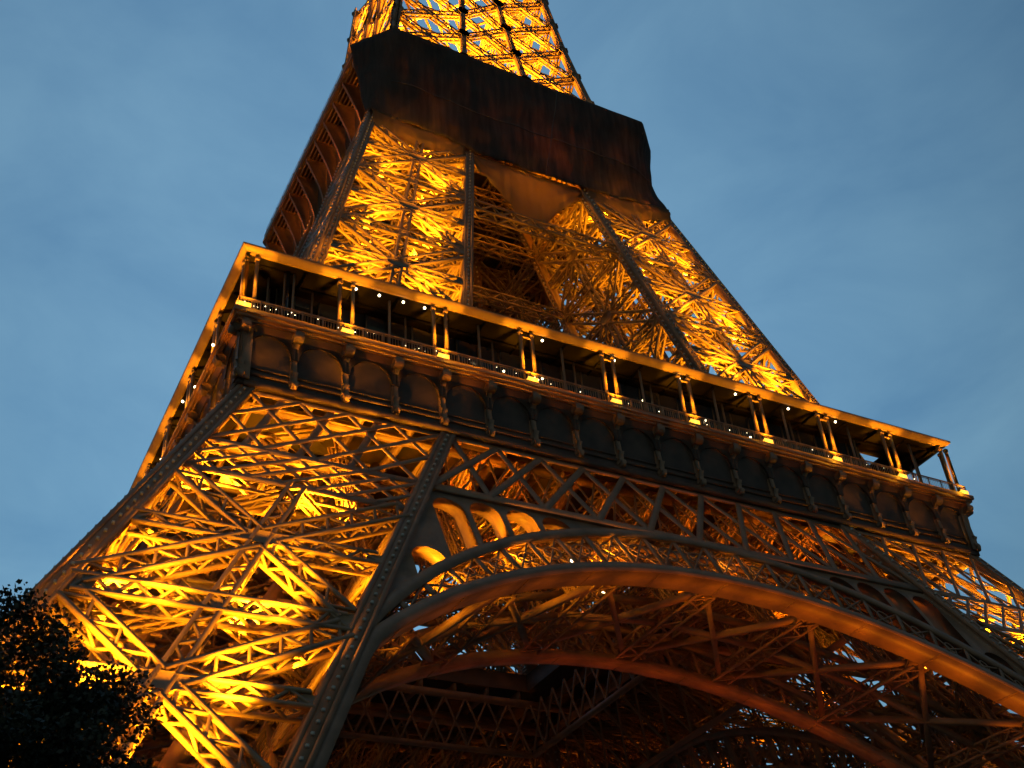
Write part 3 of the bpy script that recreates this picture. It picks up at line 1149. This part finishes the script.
# ------------------------------------------------------------------ tree at the left
def tree(base, height, crown_r, cz, ch, label):
    root = bpy.data.objects.new('plane_tree', None)
    COL.objects.link(root)
    root.location = base
    tag(root, label, 'tree')
    m = MB()
    m.tube([(0, 0, -.2), (.1, .05, height * .25), (.05, .2, height * .5), (.2, .1, height * .8)], [.42, .34, .24, .06], 12)
    limbs = []
    for i in range(16):
        a = i * 2.4
        z0 = height * (.3 + .5 * i / 16)
        ln = crown_r * random.uniform(.55, .95)
        e = np.array([math.cos(a) * ln, math.sin(a) * ln, min(z0 + ln * .5, height * .93)])
        m.tube([(.1, .1, z0), e * (.5, .5, 0) + (0, 0, z0 + ln * .15), e], [.16, .10, .03], 7)
        limbs.append(e)
    m.build('trunk', BARK, root, True)
    V, F = [], []
    cl = []
    for i in range(300):
        while True:
            p = rng.uniform(-1, 1, 3)
            if .05 < np.linalg.norm(p) < 1:
                break
        c = np.array([p[0] * crown_r, p[1] * crown_r, cz + p[2] * ch])
        cl.append((c, rng.uniform(.5, 1.25)))
    m2 = MB()
    pts = []
    for c, r in cl:
        n = int(420 * r * r)
        d = rng.normal(size=(n, 3))
        d /= np.linalg.norm(d, axis=1)[:, None]
        pts.append(c + d * r * rng.uniform(.35, 1.08, (n, 1)) * np.array([1, 1, .75]))
    pts = np.vstack(pts)
    n = len(pts)
    a = rng.normal(size=(n, 3)); a /= np.linalg.norm(a, axis=1)[:, None]
    b = np.cross(a, rng.normal(size=(n, 3))); b /= np.linalg.norm(b, axis=1)[:, None]
    sz = rng.uniform(.045, .11, (n, 1))
    q = np.stack([pts - a * sz, pts - b * sz * .7, pts + a * sz, pts + b * sz * .7], 1).reshape(-1, 3)
    m2.V.append(q)
    m2.F = np.arange(4 * n).reshape(-1, 4).tolist()
    m2.n = 4 * n
    m2.build('crown', LEAF, root)
    return root
TREE_AT = (-48.3, -63.0, GZ)
tree(TREE_AT, 18.0, 5.5, 12.4, 5.5, 'dark leafy tree rising at the foot of the near tower leg')

# ------------------------------------------------------------------ the tower's sodium lamps and added fill spots
def spin(p, k):
    return Matrix.Rotation(k * math.pi / 2, 3, 'Z') @ Vector(p)
def loc(u, v, k):
    """the face of the right-hand leg that looks forward is its other outer face"""
    return (v, u) if k == 1 else (u, v)
for k in range(4):
    near = (1.0, .5, .10, .14)[k]
    hue = SODIUM if k < 2 else DEEP
    # projectors inside the legs, close behind the outer faces and pointing straight up
    for z, pw in ((7.5, 14000), (17.5, 21000), (28.5, 22000), (38.5, 14000)):
        for u, v, f in ((-.6, -.84, 1), (.3, -.84, 1), (-.84, .2, .5), (-.1, -.1, .6)):
            u, v = loc(u, v, k)
            p = Vector(axis_pt(z, u, v))
            spot(spin(p, k), spin(p + Vector((0, 0, 10)), k), pw * near * f * .75, 96, .3, hue if f != .6 else (1.0, .29, .005), .6)
    for u in (-.5, .5):
        p = Vector(axis_pt(43.5, u, -.4))
        spot(spin(p, k), spin(p + Vector((1.5, 1.5, 10)), k), 8000 * near, 130, .3, hue)
    # added fill spots in mid-air off the forward faces, lighting braces between the chords
    if k < 2:
        for z, pw in ((1, 24000), (8, 27000), (15.5, 27000), (22.5, 18000), (28.5, 7000)):
            for u in (-.42, .42):
                m_, h_ = (Oz(z) + Iz(z)) / 2, (Oz(z) - Iz(z)) / 2
                zz = z + 8
                m2_ = (Oz(zz) + Iz(zz)) / 2
                p = (-m_ + u * h_, -Oz(z) - 2.4, z)
                q = (-m2_ + u * .75 * h_, -Oz(zz) + 3.4, zz)
                if k == 1:
                    p, q = (p[1], p[0], p[2]), (q[1], q[0], q[2])
                spot(spin(p, k), spin(q, k), pw * (1.15 if k == 0 else .6), 44, .3, SODIUM, .8)
        for z, pw in ((63, 5500), (71, 6000), (81, 5500), (90, 3000)):
            for u in (-.42, .42):
                m_, h_ = (Uo(z) + Ui(z)) / 2, (Uo(z) - Ui(z)) / 2
                zz = z + 9
                m2_ = (Uo(zz) + Ui(zz)) / 2
                p = (-m_ + u * h_, -Uo(z) - 2.2, z)
                q = (-m2_ + u * .8 * h_, -Uo(zz) + 2.2, zz)
                if k == 1:
                    p, q = (p[1], p[0], p[2]), (q[1], q[0], q[2])
                spot(spin(p, k), spin(q, k), pw * (1 if k == 0 else 1.6 if z < 75 else .7), 48, .3, SODIUM, .8)
    un = (.8, .8, .025, .045)[k]
    for z, pw in ((59.5, 17000), (68.5, 13000), (79.5, 12000), (90.5, 10000), (101, 5500)):
        m_, h_ = -(Uo(z) + Ui(z)) / 2, (Uo(z) - Ui(z)) / 2
        for u, v in ((-.5, -.75), (.4, -.75), (-.7, .2)):
            u, v = loc(u, v, k)
            p = Vector((m_ + u * h_, m_ + v * h_, z))
            spot(spin(p, k), spin(p + Vector((.4, .4, 10)), k), pw * un * .75, 104, .3, hue)
    # belt between the legs
    for x in (-14, -5, 4, 13):
        p = Vector((x, -31.5, 44.0))
        spot(spin(p, k), spin(p + Vector((0, 2, 10)), k), (3000 if k == 0 else 500) * (1.5 if x < -8 else .8), 150, .3, DEEP)
    # narrow projectors on the arch soffits, a weak red one on the ties
    for x in np.linspace(-29, 29, 16):
        pw = float(np.interp(x, [-29, -14, 0, 14, 24, 29], [3600, 4200, 5600, 8200, 9500, 8000])) * random.uniform(.92, 1.08)
        zt = z_in(x) if abs(x) < 29.5 else 28
        q = P_out(x, zt) + (0, 1.25, 0)
        spot(spin(q + (-x * .1, -7.5, -30), k), spin(q, k), pw * 1.1 * (1 if k == 0 else .15), 14.5, .3, DEEP, .7)
    for x in np.linspace(-27, 25, 12):
        pw = float(np.interp(x, [-27, -14, 4, 14, 25], [900, 1700, 2500, 2500, 2200]))
        zt = z_in(x)
        q = P_in(x, zt) + (0, -.35, 0)
        spot(spin(q + (-x * .1, -9, -33), k), spin(q, k), pw * (1 if k == 0 else .15), 15, .3, RED, .7)
    spot(spin((7, -40, 10), k), spin((7, -33.5, 42), k), 1900 if k == 0 else 60, 62, .3, RED)
    # tracery of the arch next to the leg
    for x, z, pw in ((-31, 33, 4000), (-25.5, 36.5, 2500), (-18.5, 40.0, 1600)):
        spot(spin((x, -Oz(z) + 3.0, z), k), spin((x + 8, -Oz(z + 4) + .2, z + 4), k), pw * (1 if k == 0 else .2), 95)
    for t, pw in ((41, 900), (49, 900), (57, 800), (66, 650), (77, 400), (90, 200)):
        a0, a1 = math.radians(t), math.radians(t + 7)
        rm_ = RI + 1.7
        p = P_out(-rm_ * math.cos(a0), CI + rm_ * math.sin(a0)) + (0, .25, 0)
        q = P_out(-rm_ * math.cos(a1), CI + rm_ * math.sin(a1)) + (0, 1.3, 0)
        spot(spin(p, k), spin(q, k), pw * (1 if k == 0 else .12), 120, .2)
    # added fill spots under the consoles, without fixtures, for a patchy glow
    for i in range(18):
        x = -34.4 + bw * (i + .5)
        f = (34, 30, 44, 30, 40, 26, 18, 12, 9, 14, 10, 13, 9, 10, 12, 20, 30, 36)[i] * random.uniform(.6, 1.2)
        spot(spin((x, -35.25, 54.9), k), spin((x + .5, -35.12, 57), k), f * (1, 1, .2, 3)[k], 74, .2, DEEP)
    # second floor soffit
    for x in (-13, -5, 5, 13):
        spot(spin((x, -19.2, 108), k), spin((x, -19, 116), k), 270 if k == 3 else 110, 130, .3, DEEP)
# added lights behind the netting and flap, to shine through the cloth
for x in (-15, -10, 10, 16):
    lamp((x, -17.2, 101.5), 420)
for x in (-12, 3, 13):
    lamp((x, -16.5, 107), 700, .25, DEEP)
lamp((0.5, -17.0, 99.5), 600)
for z, pw in ((118.5, 9000), (126, 10000), (135, 10500), (146, 11000), (156, 11000)):
    for x, y in ((-6, -6), (6, -6), (-6, 6), (6, 6)):
        s_ = So(z) / 14.5
        p = Vector((x * s_, y * s_, z))
        spot(p, p + Vector((0, 0, 10)), pw * 2.0, 165)
